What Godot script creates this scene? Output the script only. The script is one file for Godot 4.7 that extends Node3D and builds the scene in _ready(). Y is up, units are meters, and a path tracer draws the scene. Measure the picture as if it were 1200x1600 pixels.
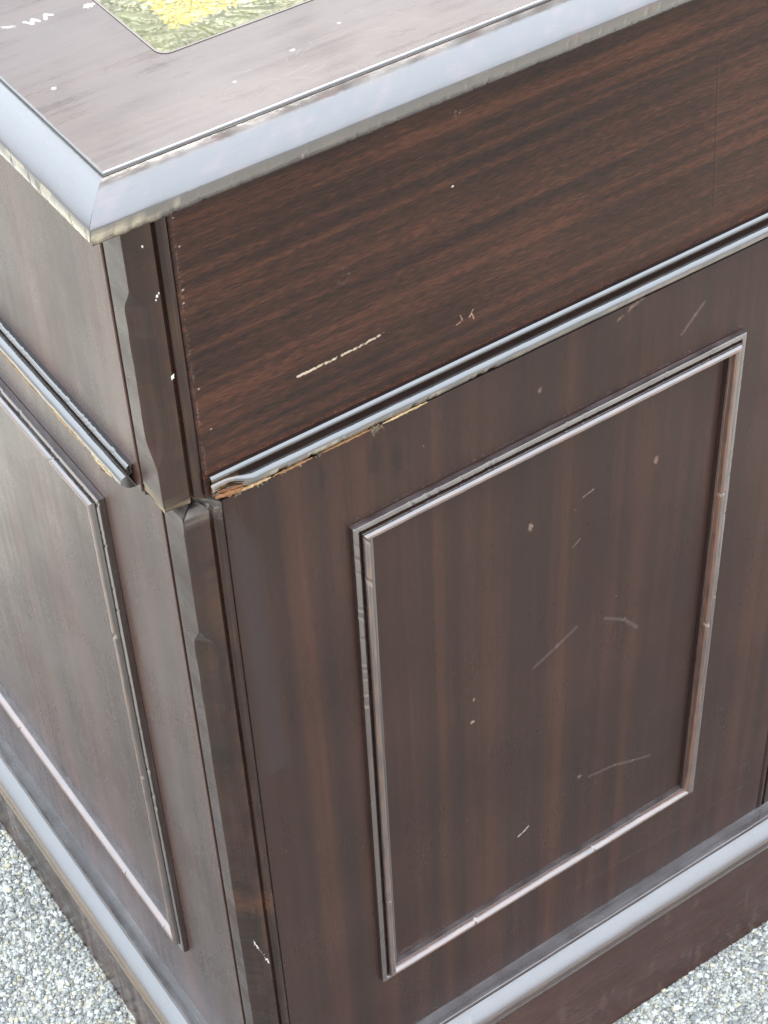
extends Node3D
# An antique mahogany pedestal desk standing outdoors on stony asphalt, seen close at one corner.
# World: x runs along the front face, -z along the left end, y up, metres; the frieze corner is x = 0, z = 0.

const TOP_Y := 0.780        # desk top
const FRIEZE_B := 0.6115    # underside of the top section
const PX := 0.0062          # the pedestal stands a little inset from the top section
const PZ := 0.0020
const PED_W := 0.386
const PED_D := 0.592
const DESK_W := 1.20
const DESK_D := 0.60

var rng := RandomNumberGenerator.new()
var n_fine := FastNoiseLite.new()
var n_mid := FastNoiseLite.new()
var wood_v: StandardMaterial3D
var plinth_wood: StandardMaterial3D
var plinth_end_wood: StandardMaterial3D
var streak_a: ImageTexture
var streak_r: ImageTexture
var streak_n: ImageTexture

func _ready() -> void:
	rng.seed = 41
	n_fine.seed = 7; n_fine.frequency = 1.0; n_fine.fractal_octaves = 3
	n_mid.seed = 19; n_mid.frequency = 1.0; n_mid.fractal_octaves = 2
	# ---- camera
	var cam := Camera3D.new()
	cam.name = "camera"
	cam.transform = Transform3D(Basis(Vector3(0.823414, -0.036951, 0.566236), Vector3(0.414052, 0.721459, -0.555029), Vector3(-0.388008, 0.691470, 0.609360)).orthonormalized(), Vector3(-0.22757, 1.14577, 0.51985))
	cam.fov = 29.58
	cam.near = 0.02
	cam.far = 200.0
	add_child(cam)
	cam.current = true
	# ---- sky, air and exposure
	var we := WorldEnvironment.new()
	we.name = "world_environment"
	var env := Environment.new()
	env.background_mode = Environment.BG_SKY
	var sky_mat := ProceduralSkyMaterial.new()
	sky_mat.sky_top_color = Color(0.90, 0.95, 1.0)
	sky_mat.sky_horizon_color = Color(0.50, 0.50, 0.515)
	sky_mat.sky_curve = 0.25
	sky_mat.ground_horizon_color = Color(0.55, 0.55, 0.54)
	sky_mat.ground_bottom_color = Color(0.45, 0.45, 0.44)
	sky_mat.sun_angle_max = 40.0
	sky_mat.sun_curve = 0.12
	var sky := Sky.new()
	sky.sky_material = sky_mat
	env.sky = sky
	env.tonemap_mode = Environment.TONE_MAPPER_LINEAR
	env.tonemap_exposure = 6.7
	env.sdfgi_enabled = true
	env.ssao_enabled = true
	env.ssil_enabled = true
	we.environment = env
	add_child(we)
	# ---- sun, veiled by thin cloud, behind the desk
	var sun := DirectionalLight3D.new()
	sun.name = "sun"
	var to_sun := Vector3(0.37, 0.73, -0.56).normalized()
	sun.transform = Transform3D(Basis.looking_at(-to_sun, Vector3.UP), Vector3(0, 5, 0))
	sun.light_energy = 0.32
	sun.light_color = Color(1.0, 0.985, 0.96)
	sun.light_angular_distance = 24.0
	sun.shadow_enabled = true
	add_child(sun)

	wood_v = vertex_wood(0.30, 0.34)
	build_ground()
	build_desk()

# ------------------------------------------------------------------ helpers

func add_named(called: String, mesh: Mesh, mat: Material, parent: Node) -> MeshInstance3D:
	var o := MeshInstance3D.new()
	o.name = called
	o.mesh = mesh
	o.material_override = mat
	parent.add_child(o, true)
	return o

func vertex_wood(rough: float, spec := 0.5, coat := 0.0) -> StandardMaterial3D:
	var m := StandardMaterial3D.new()
	m.vertex_color_use_as_albedo = true
	m.roughness = rough
	m.metallic_specular = spec
	if coat > 0.0:
		m.clearcoat_enabled = true
		m.clearcoat = coat
		m.clearcoat_roughness = 0.12
	if streak_a == null:
		make_streaks()
	m.albedo_texture = streak_a
	m.albedo_color = Color(0.885, 0.885, 0.885)
	m.roughness = rough * 1.65
	m.roughness_texture = streak_r
	m.roughness_texture_channel = BaseMaterial3D.TEXTURE_CHANNEL_RED
	m.normal_enabled = true
	m.normal_texture = streak_n
	m.normal_scale = 0.035
	return m

# what all the mouldings and posts share: short grain streaks, rubbed and dull places, a slightly uneven skin
func make_streaks() -> void:
	var w := 1024; var h := 128
	var a := layer(w, h, 128, 1, 0.16, 801, 3)
	var b := grains(w, h, 48, 1, 802)
	var c := layer(w, h, 8, 4, 0.09, 803, 3)
	var d := grains(w, h, 6, 2, 804)
	var pa := PackedByteArray(); var pr := PackedByteArray(); var pn := PackedByteArray()
	pa.resize(w * h); pr.resize(w * h); pn.resize(w * h)
	for i in w * h:
		pa[i] = clampi(int(205.0 + (a[i] - 127.5) * 0.25 + (b[i] - 127.5) * 0.12), 90, 255)
		pr[i] = clampi(int(150.0 + (c[i] - 127.5) * 0.55 + (b[i] - 127.5) * 0.15), 40, 255)
		pn[i] = clampi(int(128.0 + (d[i] - 127.5) * 0.7), 0, 255)
	var ia := Image.create_from_data(w, h, false, Image.FORMAT_L8, pa)
	var ir := Image.create_from_data(w, h, false, Image.FORMAT_L8, pr)
	var it := Image.create_from_data(w, h, false, Image.FORMAT_L8, pn)
	it.bump_map_to_normal_map(3.0)
	streak_a = ImageTexture.create_from_image(ia)
	streak_r = ImageTexture.create_from_image(ir)
	streak_n = ImageTexture.create_from_image(it)

func lerp_c(a: Color, b: Color, t: float) -> Color:
	return a.lerp(b, clampf(t, 0.0, 1.0))

func sstep(a: float, b: float, x: float) -> float:
	return smoothstep(a, b, x)

# A grid of points [row][column] becomes one mesh; columns in "creases" start a new smooth run.
func grid_mesh(rows: Array, cols: Array, creases: Array, outward: Vector3, closed_caps := false) -> ArrayMesh:
	var nr := rows.size()
	var nc: int = rows[0].size()
	var pos := PackedVector3Array(); var nor := PackedVector3Array(); var colr := PackedColorArray(); var uvs := PackedVector2Array()
	var idx := PackedInt32Array()
	var dist := PackedFloat32Array()
	dist.append(0.0)
	for i in range(1, nr):
		dist.append(dist[i - 1] + (rows[i][nc / 2] - rows[i - 1][nc / 2]).length())
	var cuts := [0]
	for c in creases:
		cuts.append(c)
	cuts.append(nc - 1)
	for run in cuts.size() - 1:
		var k0: int = cuts[run]
		var k1: int = cuts[run + 1]
		var w := k1 - k0 + 1
		var base := pos.size()
		for i in nr:
			var row: PackedVector3Array = rows[i]
			var up: PackedVector3Array = rows[mini(i + 1, nr - 1)]
			var dn: PackedVector3Array = rows[maxi(i - 1, 0)]
			var cr: PackedColorArray = cols[i]
			for k in range(k0, k1 + 1):
				var tu := up[k] - dn[k]
				var tk := row[mini(k + 1, k1)] - row[maxi(k - 1, k0)]
				pos.append(row[k])
				nor.append(tu.cross(tk).normalized())
				colr.append(cr[k])
				uvs.append(Vector2(dist[i] / 0.25, float(k) / nc))
		for i in nr - 1:
			for k in w - 1:
				var a := base + i * w + k
				idx.append_array([a, a + w, a + 1, a + 1, a + w, a + w + 1])
	# which way round is out?
	var score := 0.0
	for j in range(0, nor.size(), maxi(1, nor.size() / 400)):
		score += nor[j].dot(outward)
	if score < 0.0:
		for j in nor.size():
			nor[j] = -nor[j]
	else:
		for j in range(0, idx.size(), 3):
			var t := idx[j + 1]
			idx[j + 1] = idx[j + 2]
			idx[j + 2] = t
	if closed_caps:
		for e in 2:
			var row: PackedVector3Array = rows[0 if e == 0 else nr - 1]
			var cr: PackedColorArray = cols[0 if e == 0 else nr - 1]
			var other: PackedVector3Array = rows[nr - 1 if e == 0 else 0]
			var n := (row[0] - other[0]).normalized()
			var b := pos.size()
			var mid := Vector3.ZERO
			for k in nc:
				mid += row[k] / nc
			pos.append(mid); nor.append(n); colr.append(cr[nc / 2]); uvs.append(Vector2.ZERO)
			for k in nc:
				pos.append(row[k]); nor.append(n); colr.append(cr[k]); uvs.append(Vector2.ZERO)
			for k in nc - 1:
				var fn := (pos[b + 1 + k] - mid).cross(pos[b + 2 + k] - mid)
				if fn.dot(n) > 0.0:
					idx.append_array([b, b + 2 + k, b + 1 + k])
				else:
					idx.append_array([b, b + 1 + k, b + 2 + k])
	var arr := []
	arr.resize(Mesh.ARRAY_MAX)
	var tang := PackedFloat32Array()
	var al: Vector3 = (rows[nr - 1][nc / 2] - rows[0][nc / 2]).normalized()
	for j in pos.size():
		tang.append_array([al.x, al.y, al.z, 1.0])
	arr[Mesh.ARRAY_TANGENT] = tang
	arr[Mesh.ARRAY_VERTEX] = pos; arr[Mesh.ARRAY_NORMAL] = nor; arr[Mesh.ARRAY_COLOR] = colr; arr[Mesh.ARRAY_TEX_UV] = uvs; arr[Mesh.ARRAY_INDEX] = idx
	var am := ArrayMesh.new()
	am.add_surface_from_arrays(Mesh.PRIMITIVE_TRIANGLES, arr)
	return am

# A moulding: profile of (out, down) swept along dir. m0/m1 are the mitres: shift along dir per unit of (out, down).
# look.call(u, k, v) gives the colour; dent.call(u, k) the share of "out" that is left.
func moulding(called: String, parent: Node, prof: Array, creases: Array, origin: Vector3, dir: Vector3, out: Vector3, down: Vector3, length: float, m0: Vector2, m1: Vector2, fine_from: float, fine_to: float, look: Callable, dent: Callable, mat: Material, caps := false) -> MeshInstance3D:
	var us := PackedFloat32Array()
	var u := 0.0
	while u < length - 1e-5:
		us.append(u)
		u += 0.0008 if (u >= fine_from and u < fine_to) else 0.012
	us.append(length)
	var rows := []; var cols := []
	for uu in us:
		var row := PackedVector3Array(); var cr := PackedColorArray()
		for k in prof.size():
			var p: Vector2 = prof[k]
			var f: float = dent.call(uu, k)
			var t: float = uu / length
			var sh := lerpf(m0.dot(p), m1.dot(p), t)
			row.append(origin + dir * (uu + sh) + out * (p.x * f) + down * p.y)
			cr.append(look.call(uu, k, float(k) / (prof.size() - 1)))
		rows.append(row); cols.append(cr)
	return add_named(called, grid_mesh(rows, cols, creases, out - down * 0.3, caps), mat, parent)

# A flat board with thickness; its face carries the texture at uv_size metres per repeat, starting at uv_at.
func board(called: String, parent: Node, corner: Vector3, right: Vector3, up: Vector3, w: float, h: float, thick: float, mat: Material, uv_size: Vector2, uv_at := Vector2.ZERO, ease := 0.0006) -> MeshInstance3D:
	var n := right.cross(up).normalized()
	var st := SurfaceTool.new()
	st.begin(Mesh.PRIMITIVE_TRIANGLES)
	var q := func(a: Vector2, b: Vector2, c: Vector2, d: Vector2, za: float, zb: float, zc: float, zd: float, nn: Vector3):
		var pts := [a, b, c, d]; var zs := [za, zb, zc, zd]
		for t in [[0, 2, 1], [0, 3, 2]]:
			for j in t:
				var p: Vector2 = pts[j]
				st.set_normal(nn)
				st.set_color(Color.WHITE)
				st.set_uv(Vector2((p.x + uv_at.x) / uv_size.x, 1.0 - (p.y + uv_at.y) / uv_size.y))
				st.set_tangent(Plane(right.x, right.y, right.z, 1.0))
				st.add_vertex(corner + right * p.x + up * p.y + n * zs[j])
	var e := ease
	var i0 := Vector2(e, e); var i1 := Vector2(w - e, e); var i2 := Vector2(w - e, h - e); var i3 := Vector2(e, h - e)
	var o0 := Vector2(0, 0); var o1 := Vector2(w, 0); var o2 := Vector2(w, h); var o3 := Vector2(0, h)
	q.call(i0, i1, i2, i3, 0.0, 0.0, 0.0, 0.0, n)
	q.call(o0, o1, i1, i0, -e, -e, 0.0, 0.0, (n - up).normalized())
	q.call(o1, o2, i2, i1, -e, -e, 0.0, 0.0, (n + right).normalized())
	q.call(o2, o3, i3, i2, -e, -e, 0.0, 0.0, (n + up).normalized())
	q.call(o3, o0, i0, i3, -e, -e, 0.0, 0.0, (n - right).normalized())
	q.call(o1, o0, o0, o1, -e, -e, -thick, -thick, -up)
	q.call(o2, o1, o1, o2, -e, -e, -thick, -thick, right)
	q.call(o3, o2, o2, o3, -e, -e, -thick, -thick, up)
	q.call(o0, o3, o3, o0, -e, -e, -thick, -thick, -right)
	q.call(o1, o0, o3, o2, -thick, -thick, -thick, -thick, -n)
	return add_named(called, st.commit(), mat, parent)

# ------------------------------------------------------------------ computed textures

func layer(w: int, h: int, sx: int, sy: int, freq: float, sd: int, oct := 2) -> PackedByteArray:
	var n := FastNoiseLite.new()
	n.seed = sd
	n.frequency = freq
	n.noise_type = FastNoiseLite.TYPE_SIMPLEX_SMOOTH
	n.fractal_octaves = oct
	var im := n.get_image(maxi(4, w / sx), maxi(4, h / sy), false, false, true)
	im.convert(Image.FORMAT_L8)
	im.resize(w, h, Image.INTERPOLATE_CUBIC)
	return im.get_data()

# Grain without any lattice to it: random bytes, sx by sy pixels a grain.
func grains(w: int, h: int, sx: int, sy: int, sd: int) -> PackedByteArray:
	var g := RandomNumberGenerator.new()
	g.seed = sd
	var sw := maxi(4, w / sx); var sh := maxi(4, h / sy)
	var px := PackedByteArray()
	px.resize(sw * sh)
	for i in sw * sh:
		px[i] = (g.randi() & 255) / 2 + (g.randi() & 127)
	var im := Image.create_from_data(sw, sh, false, Image.FORMAT_L8, px)
	im.resize(w, h, Image.INTERPOLATE_CUBIC)
	return im.get_data()

# Veneer with its grain along the image's x. ramp: three linear colours from dark to light.
func veneer(w: int, h: int, sd: int, ramp: Array, stripes: float, contrast: float, streak: float, pore: float, haze: float, haze_c: Color, fleck := 0.15, stretch := 96) -> Image:
	var a := layer(w, h, stretch, 1, stripes, sd, 2)
	var b := layer(w, h, 48, 1, 0.09, sd + 1, 3)
	var c := grains(w, h, 22, 1, sd + 2)
	var d := layer(w, h, 16, 16, 0.035, sd + 3, 3)
	var f := grains(w, h, 8, 1, sd + 4)
	var e := grains(w, h, 14, 2, sd + 5)
	var lut := []
	for i in 256:
		var t := i / 255.0
		var q: Color = lerp_c(ramp[0], ramp[1], t * 2.0) if t < 0.5 else lerp_c(ramp[1], ramp[2], t * 2.0 - 1.0)
		lut.append(q)
	var px := PackedByteArray()
	px.resize(w * h * 3)
	var srgb := PackedByteArray()
	srgb.resize(4096)
	for i in 4096:
		var g := Color(i / 4095.0, 0, 0).linear_to_srgb().r
		srgb[i] = int(clampf(g * 255.0 + 0.5, 0.0, 255.0))
	for i in w * h:
		var t := 127.5 + (a[i] - 127.5) * contrast + (b[i] - 127.5) * streak + (d[i] - 127.5) * 0.25 + (e[i] - 127.5) * fleck + (c[i] - 127.5) * streak * 0.35
		var q: Color = lut[clampi(int(t), 0, 255)]
		var dark := 1.0
		if f[i] > 168:
			dark = 1.0 - pore * (f[i] - 168) / 60.0
		elif f[i] < 78:
			dark = 1.0 + pore * 0.6 * (78 - f[i]) / 60.0
		var dth := float((i * 7919 + (i / w) * 104729) % 13) / 4095.0 * 0.5 - 3.0 / 4095.0
		var hz := haze * d[(i * 1) % d.size()] / 255.0
		px[i * 3] = srgb[clampi(int((q.r * dark * (1.0 - hz) + haze_c.r * hz + dth) * 4095.0), 0, 4095)]
		px[i * 3 + 1] = srgb[clampi(int((q.g * dark * (1.0 - hz) + haze_c.g * hz + dth) * 4095.0), 0, 4095)]
		px[i * 3 + 2] = srgb[clampi(int((q.b * dark * (1.0 - hz) + haze_c.b * hz + dth) * 4095.0), 0, 4095)]
	return Image.create_from_data(w, h, false, Image.FORMAT_RGB8, px)

# A soft stroke through points (pixels), broken by noise; colour is linear.
func stroke(im: Image, pts: Array, width: float, c: Color, alpha: float, broken := 0.0) -> void:
	var s := c.linear_to_srgb()
	for j in pts.size() - 1:
		var a: Vector2 = pts[j]
		var b: Vector2 = pts[j + 1]
		var r := width + 1.5
		var x0 := int(maxf(0, minf(a.x, b.x) - r)); var x1 := int(minf(im.get_width() - 1, maxf(a.x, b.x) + r))
		var y0 := int(maxf(0, minf(a.y, b.y) - r)); var y1 := int(minf(im.get_height() - 1, maxf(a.y, b.y) + r))
		var ab := b - a
		var l2 := maxf(ab.length_squared(), 1e-6)
		for y in range(y0, y1 + 1):
			for x in range(x0, x1 + 1):
				var p := Vector2(x, y)
				var t := clampf((p - a).dot(ab) / l2, 0.0, 1.0)
				var dd := p.distance_to(a + ab * t)
				var ww := width * (1.0 + 0.5 * n_mid.get_noise_2d(x * 0.11, y * 0.11))
				var k := clampf(ww - dd + 0.5, 0.0, 1.0) * alpha
				if broken > 0.0:
					k *= clampf(0.5 + 3.0 * (n_mid.get_noise_2d(x * 0.05 + 31.0, y * 0.05) + 0.35 - broken), 0.0, 1.0)
				if k > 0.004:
					im.set_pixel(x, y, im.get_pixel(x, y).lerp(s, k))

func blot(im: Image, at: Vector2, rx: float, ry: float, c: Color, alpha: float, rag := 0.6) -> void:
	var s := c.linear_to_srgb()
	var r := maxf(rx, ry) * 1.6
	for y in range(int(maxf(0, at.y - r)), int(minf(im.get_height() - 1, at.y + r)) + 1):
		for x in range(int(maxf(0, at.x - r)), int(minf(im.get_width() - 1, at.x + r)) + 1):
			var dd := Vector2((x - at.x) / rx, (y - at.y) / ry).length()
			dd += rag * n_mid.get_noise_2d(x * 2.2 / maxf(rx, ry), y * 2.2 / maxf(rx, ry) + at.x)
			var k := sstep(1.0, 0.65, dd) * alpha
			if k > 0.004:
				im.set_pixel(x, y, im.get_pixel(x, y).lerp(s, k))

# upright: the grain runs along the image's y. Polish is uneven: wiped patches, dull dusty ones, fine open pores.
func textured(im: Image, rough: float, spec := 0.5, sd := 0, upright := false, pores := 0.6) -> StandardMaterial3D:
	var m := StandardMaterial3D.new()
	im.generate_mipmaps()
	m.albedo_texture = ImageTexture.create_from_image(im)
	m.metallic_specular = spec
	m.albedo_color = Color(0.93, 0.895, 0.885)
	m.roughness = rough * 1.65
	var w := 512
	var a := layer(w, w, 4, 4, 0.045, sd + 700, 4)
	var b := layer(w, w, 40, 1, 0.12, sd + 701, 3)
	var c := grains(w, w, 2, 1, sd + 702)
	var px := PackedByteArray()
	px.resize(w * w)
	for i in w * w:
		px[i] = clampi(int(150.0 + (a[i] - 127.5) * 0.42 + (b[i] - 127.5) * 0.20 + (c[i] - 127.5) * 0.12), 40, 255)
	var ri := Image.create_from_data(w, w, false, Image.FORMAT_L8, px)
	var nw := 1024
	var f := grains(nw, nw, 14, 1, sd + 703)
	var g := grains(nw, nw, 5, 3, sd + 704)
	var hp := PackedByteArray()
	hp.resize(nw * nw)
	for i in nw * nw:
		var v := 150.0 + (g[i] - 127.5) * 0.16 - maxf(0.0, f[i] - 165.0) * pores
		hp[i] = clampi(int(v), 0, 255)
	var hi := Image.create_from_data(nw, nw, false, Image.FORMAT_L8, hp)
	if upright:
		ri.rotate_90(CLOCKWISE)
		hi.rotate_90(CLOCKWISE)
	ri.generate_mipmaps()
	m.roughness_texture = ImageTexture.create_from_image(ri)
	m.roughness_texture_channel = BaseMaterial3D.TEXTURE_CHANNEL_RED
	hi.bump_map_to_normal_map(1.6)
	m.normal_enabled = true
	m.normal_texture = ImageTexture.create_from_image(hi)
	m.normal_scale = 0.10
	return m

# ------------------------------------------------------------------ the setting

func build_ground() -> void:
	var w := 1024
	var cell := FastNoiseLite.new()
	cell.noise_type = FastNoiseLite.TYPE_CELLULAR
	cell.cellular_return_type = FastNoiseLite.RETURN_CELL_VALUE
	cell.frequency = 0.14
	cell.seed = 5
	var edge := FastNoiseLite.new()
	edge.noise_type = FastNoiseLite.TYPE_CELLULAR
	edge.cellular_return_type = FastNoiseLite.RETURN_DISTANCE2_SUB
	edge.frequency = 0.14
	edge.seed = 5
	var a := cell.get_seamless_image(w, w, false, false, 0.1, true).get_data()
	var b := edge.get_seamless_image(w, w, false, false, 0.1, true).get_data()
	var px := PackedByteArray()
	px.resize(w * w * 3)
	for i in w * w:
		var g := (0.60 + 0.26 * a[i] / 255.0) * (0.45 + 0.55 * clampf(b[i] / 60.0, 0.0, 1.0))
		px[i * 3] = int(g * 255.0); px[i * 3 + 1] = int(g * 250.0); px[i * 3 + 2] = int(g * 238.0)
	var im := Image.create_from_data(w, w, false, Image.FORMAT_RGB8, px)
	var m := StandardMaterial3D.new()
	im.generate_mipmaps()
	m.albedo_texture = ImageTexture.create_from_image(im)
	m.uv1_scale = Vector3(160, 160, 1)
	m.albedo_color = Color(0.90, 0.90, 0.885)
	m.roughness = 0.9
	var pm := PlaneMesh.new()
	pm.size = Vector2(80, 80)
	var g := add_named("ground", pm, m, self)
	g.set_meta("kind", "structure")
	g.set_meta("label", "pale stony asphalt the desk stands on")
	# the loose-looking stones of the asphalt, real near the desk
	var variants := 3
	var spots := []
	for v in variants:
		spots.append([])
	var area := 0
	while area < 210000:
		var x := rng.randf_range(-0.36, 0.66)
		var z := rng.randf_range(-0.62, 0.40)
		if x > -0.0005 and z > -0.60 and z < 0.0085 and x < 0.40:
			continue
		if x > 0.39 and z < -0.02:
			continue
		area += 1
		var s := 0.0008 + 0.0016 * pow(rng.randf(), 2.4)
		if rng.randf() < 0.03:
			s *= 1.6
		spots[rng.randi() % variants].append([x, z, s])
	for v in variants:
		var mm := MultiMesh.new()
		mm.transform_format = MultiMesh.TRANSFORM_3D
		mm.use_colors = true
		mm.mesh = stone(v)
		mm.instance_count = spots[v].size()
		for i in mm.instance_count:
			var q: Array = spots[v][i]
			var bs := Basis.from_euler(Vector3(rng.randf() * TAU, rng.randf() * TAU, rng.randf() * TAU))
			var sc: float = q[2]
			var flat := Basis.from_scale(Vector3(1.0, 0.75, 1.0))
			mm.set_instance_transform(i, Transform3D(flat * bs * Basis.from_scale(Vector3.ONE * sc), Vector3(q[0], 0.0002 + rng.randf() * 0.0012, q[1])))
			var tone := rng.randf()
			var c := Color(0.35, 0.347, 0.33)
			if tone < 0.09:
				c = Color(0.16, 0.162, 0.163)
			elif tone < 0.34:
				c = Color(0.22, 0.222, 0.218)
			elif tone < 0.44:
				c = Color(0.42, 0.375, 0.27)
			elif tone < 0.66:
				c = Color(0.50, 0.497, 0.475)
			c *= rng.randf_range(0.8, 1.15)
			c.a = 1.0
			mm.set_instance_color(i, c)
		var o := MultiMeshInstance3D.new()
		o.name = "asphalt_stones"
		o.multimesh = mm
		var sm := StandardMaterial3D.new()
		sm.vertex_color_use_as_albedo = true
		sm.albedo_color = Color(0.90, 0.90, 0.885)
		sm.roughness = 0.6
		o.material_override = sm
		g.add_child(o, true)
		o.set_meta("kind", "stuff")

func stone(sd: int) -> ArrayMesh:
	var r := RandomNumberGenerator.new()
	r.seed = 100 + sd
	var pts := PackedVector3Array()
	var rings := [[-1.0, 0.0, 1], [-0.45, 0.85, 5], [0.4, 0.9, 5], [0.95, 0.0, 1]]
	for k in rings.size():
		for j in rings[k][2]:
			var an: float = TAU * j / rings[k][2] + k * 0.6 + r.randf_range(-0.25, 0.25)
			var rad: float = rings[k][1] * r.randf_range(0.75, 1.2)
			pts.append(Vector3(cos(an) * rad * 1.15, rings[k][0] * r.randf_range(0.75, 1.1), sin(an) * rad * 0.9))
	var st := SurfaceTool.new()
	st.begin(Mesh.PRIMITIVE_TRIANGLES)
	st.set_smooth_group(-1)
	var tri := func(a: int, b: int, c: int):
		var n := (pts[b] - pts[a]).cross(pts[c] - pts[a])
		var order := [a, b, c] if n.dot(pts[a] + pts[b] + pts[c]) < 0.0 else [a, c, b]
		for j in order:
			st.set_color(Color.WHITE)
			st.add_vertex(pts[j])
	for j in 5:
		var j2 := (j + 1) % 5
		tri.call(0, 1 + j, 1 + j2)
		tri.call(1 + j, 6 + j, 1 + j2)
		tri.call(1 + j2, 6 + j, 6 + j2)
		tri.call(11, 6 + j, 6 + j2)
	st.generate_normals()
	return st.commit()

# ------------------------------------------------------------------ the desk

const DARK := Color(0.018, 0.0105, 0.0085)
const BROWN := Color(0.085, 0.040, 0.020)
const TAN := Color(0.190, 0.115, 0.058)
const CREAM := Color(0.400, 0.310, 0.185)

func base_tone(u: float, v: float) -> Color:
	var t := 0.5 + 0.6 * n_fine.get_noise_2d(u * 45.0, v * 26.0) + 0.35 * n_fine.get_noise_2d(u * 700.0, v * 60.0)
	return lerp_c(DARK * 0.7, DARK * 1.7, t)

func no_dent(u: float, k: int) -> float:
	return 1.0 + 0.012 * n_mid.get_noise_2d(u * 25.0, k * 0.2)

func build_desk() -> void:
	var desk := Node3D.new()
	desk.name = "pedestal_desk"
	add_child(desk)
	desk.set_meta("label", "worn dark mahogany pedestal desk with green leather top and moulded panels")
	desk.set_meta("category", "desk")
	var X := Vector3.RIGHT; var Y := Vector3.UP; var Z := Vector3.BACK

	# ---- veneers
	var t_frieze := veneer(2048, 744, 11, [Color(0.0105, 0.0066, 0.0056), Color(0.029, 0.0126, 0.0084), Color(0.066, 0.0255, 0.0145)], 0.024, 0.66, 0.20, 0.36, 0.0, Color.BLACK, 0.66, 60)
	mark_frieze(t_frieze)
	var m_frieze := textured(t_frieze, 0.36, 0.26, 10, false, 0.5)
	var t_panel := veneer(1568, 1024, 57, [Color(0.016, 0.0105, 0.0092), Color(0.029, 0.0150, 0.0112), Color(0.054, 0.0235, 0.0160)], 0.017, 0.55, 0.20, 0.12, 0.03, Color(0.10, 0.09, 0.088), 0.16)
	t_panel.rotate_90(CLOCKWISE)
	mark_panel(t_panel)
	var m_panel := textured(t_panel, 0.36, 0.27, 20, true, 0.1)
	var t_end := veneer(1024, 1024, 83, [Color(0.030, 0.0172, 0.0140), Color(0.046, 0.0245, 0.0195), Color(0.070, 0.036, 0.028)], 0.016, 0.7, 0.4, 0.15, 0.04, Color(0.11, 0.10, 0.10))
	t_end.rotate_90(CLOCKWISE)
	mark_end(t_end)
	var m_end := textured(t_end, 0.27, 0.36, 30, true, 0.05)
	var t_top := veneer(1536, 1024, 131, [Color(0.026, 0.016, 0.0145), Color(0.038, 0.0235, 0.0215), Color(0.054, 0.033, 0.029)], 0.012, 0.5, 0.3, 0.12, 0.16, Color(0.15, 0.145, 0.15))
	mark_top(t_top)
	var m_top := textured(t_top, 0.37, 0.33, 40, false, 0.0)
	m_top.albedo_color = Color(0.86, 0.86, 0.885)

	var t_plinth := veneer(1024, 256, 211, [Color(0.026, 0.014, 0.0115), Color(0.045, 0.021, 0.0165), Color(0.075, 0.036, 0.028)], 0.03, 0.25, 0.12, 0.10, 0.06, Color(0.07, 0.055, 0.05), 0.5)
	for j in 40:
		blot(t_plinth, Vector2(rng.randf() * 1023, rng.randf_range(60, 250)), rng.randf_range(3, 9), rng.randf_range(6, 26), Color(0.10, 0.07, 0.06), 0.35, 0.9)
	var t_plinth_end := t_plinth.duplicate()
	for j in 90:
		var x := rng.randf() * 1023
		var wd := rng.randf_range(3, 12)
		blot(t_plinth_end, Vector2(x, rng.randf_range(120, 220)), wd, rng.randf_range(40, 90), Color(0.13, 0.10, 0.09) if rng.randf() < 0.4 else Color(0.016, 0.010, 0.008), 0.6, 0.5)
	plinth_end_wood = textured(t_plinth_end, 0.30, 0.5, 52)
	plinth_wood = textured(t_plinth, 0.36, 0.3, 50)

	# ---- tabletop
	var lip := 0.0048
	var top := board("tabletop", desk, Vector3(-lip, TOP_Y, lip), X, -Z, DESK_W + 2 * lip, DESK_D + 2 * lip, 0.0185, m_top, Vector2(0.45, 0.30), Vector2.ZERO, 0.0001)
	var edge_prof := [Vector2(0.0044, -0.0001), Vector2(0.0049, -0.0001), Vector2(0.0053, 0.0003), Vector2(0.0054, 0.0013), Vector2(0.0059, 0.0013), Vector2(0.0062, 0.0009), Vector2(0.0085, 0.0016), Vector2(0.0110, 0.0026), Vector2(0.0140, 0.0043), Vector2(0.0162, 0.0060), Vector2(0.0181, 0.0078), Vector2(0.0190, 0.0092), Vector2(0.0193, 0.0097), Vector2(0.0198, 0.0120), Vector2(0.0196, 0.0142), Vector2(0.0186, 0.0162), Vector2(0.0168, 0.0176), Vector2(0.0120, 0.0180), Vector2(0.0, 0.0180)]
	var edge_front := func(u: float, k: int, v: float) -> Color:
		var c := lerp_c(base_tone(u, v), Color(0.030, 0.017, 0.016), 0.6)
		var n := n_mid.get_noise_2d(u * 55.0, k * 0.35)
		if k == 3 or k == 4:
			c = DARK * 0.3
		elif k >= 13:
			c = lerp_c(c, lerp_c(BROWN * 0.6, TAN * 0.8, n - 0.25), 0.9 + 0.4 * n_mid.get_noise_2d(u * 30.0, 4.0))
			c = lerp_c(c, CREAM, sstep(0.030, 0.004, u + 0.030 * n_fine.get_noise_2d(u * 120.0, k * 0.5)) * 0.85)
			c = lerp_c(c, CREAM, 0.7 * sstep(0.56, 0.70, n_fine.get_noise_2d(u * 110.0, k * 0.9)))
		else:
			c = lerp_c(c, Color(0.13, 0.05, 0.05), 0.45 * sstep(0.0, 0.6, n))
		if u < 0.0006:
			c = DARK * 0.25
		return c
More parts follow.
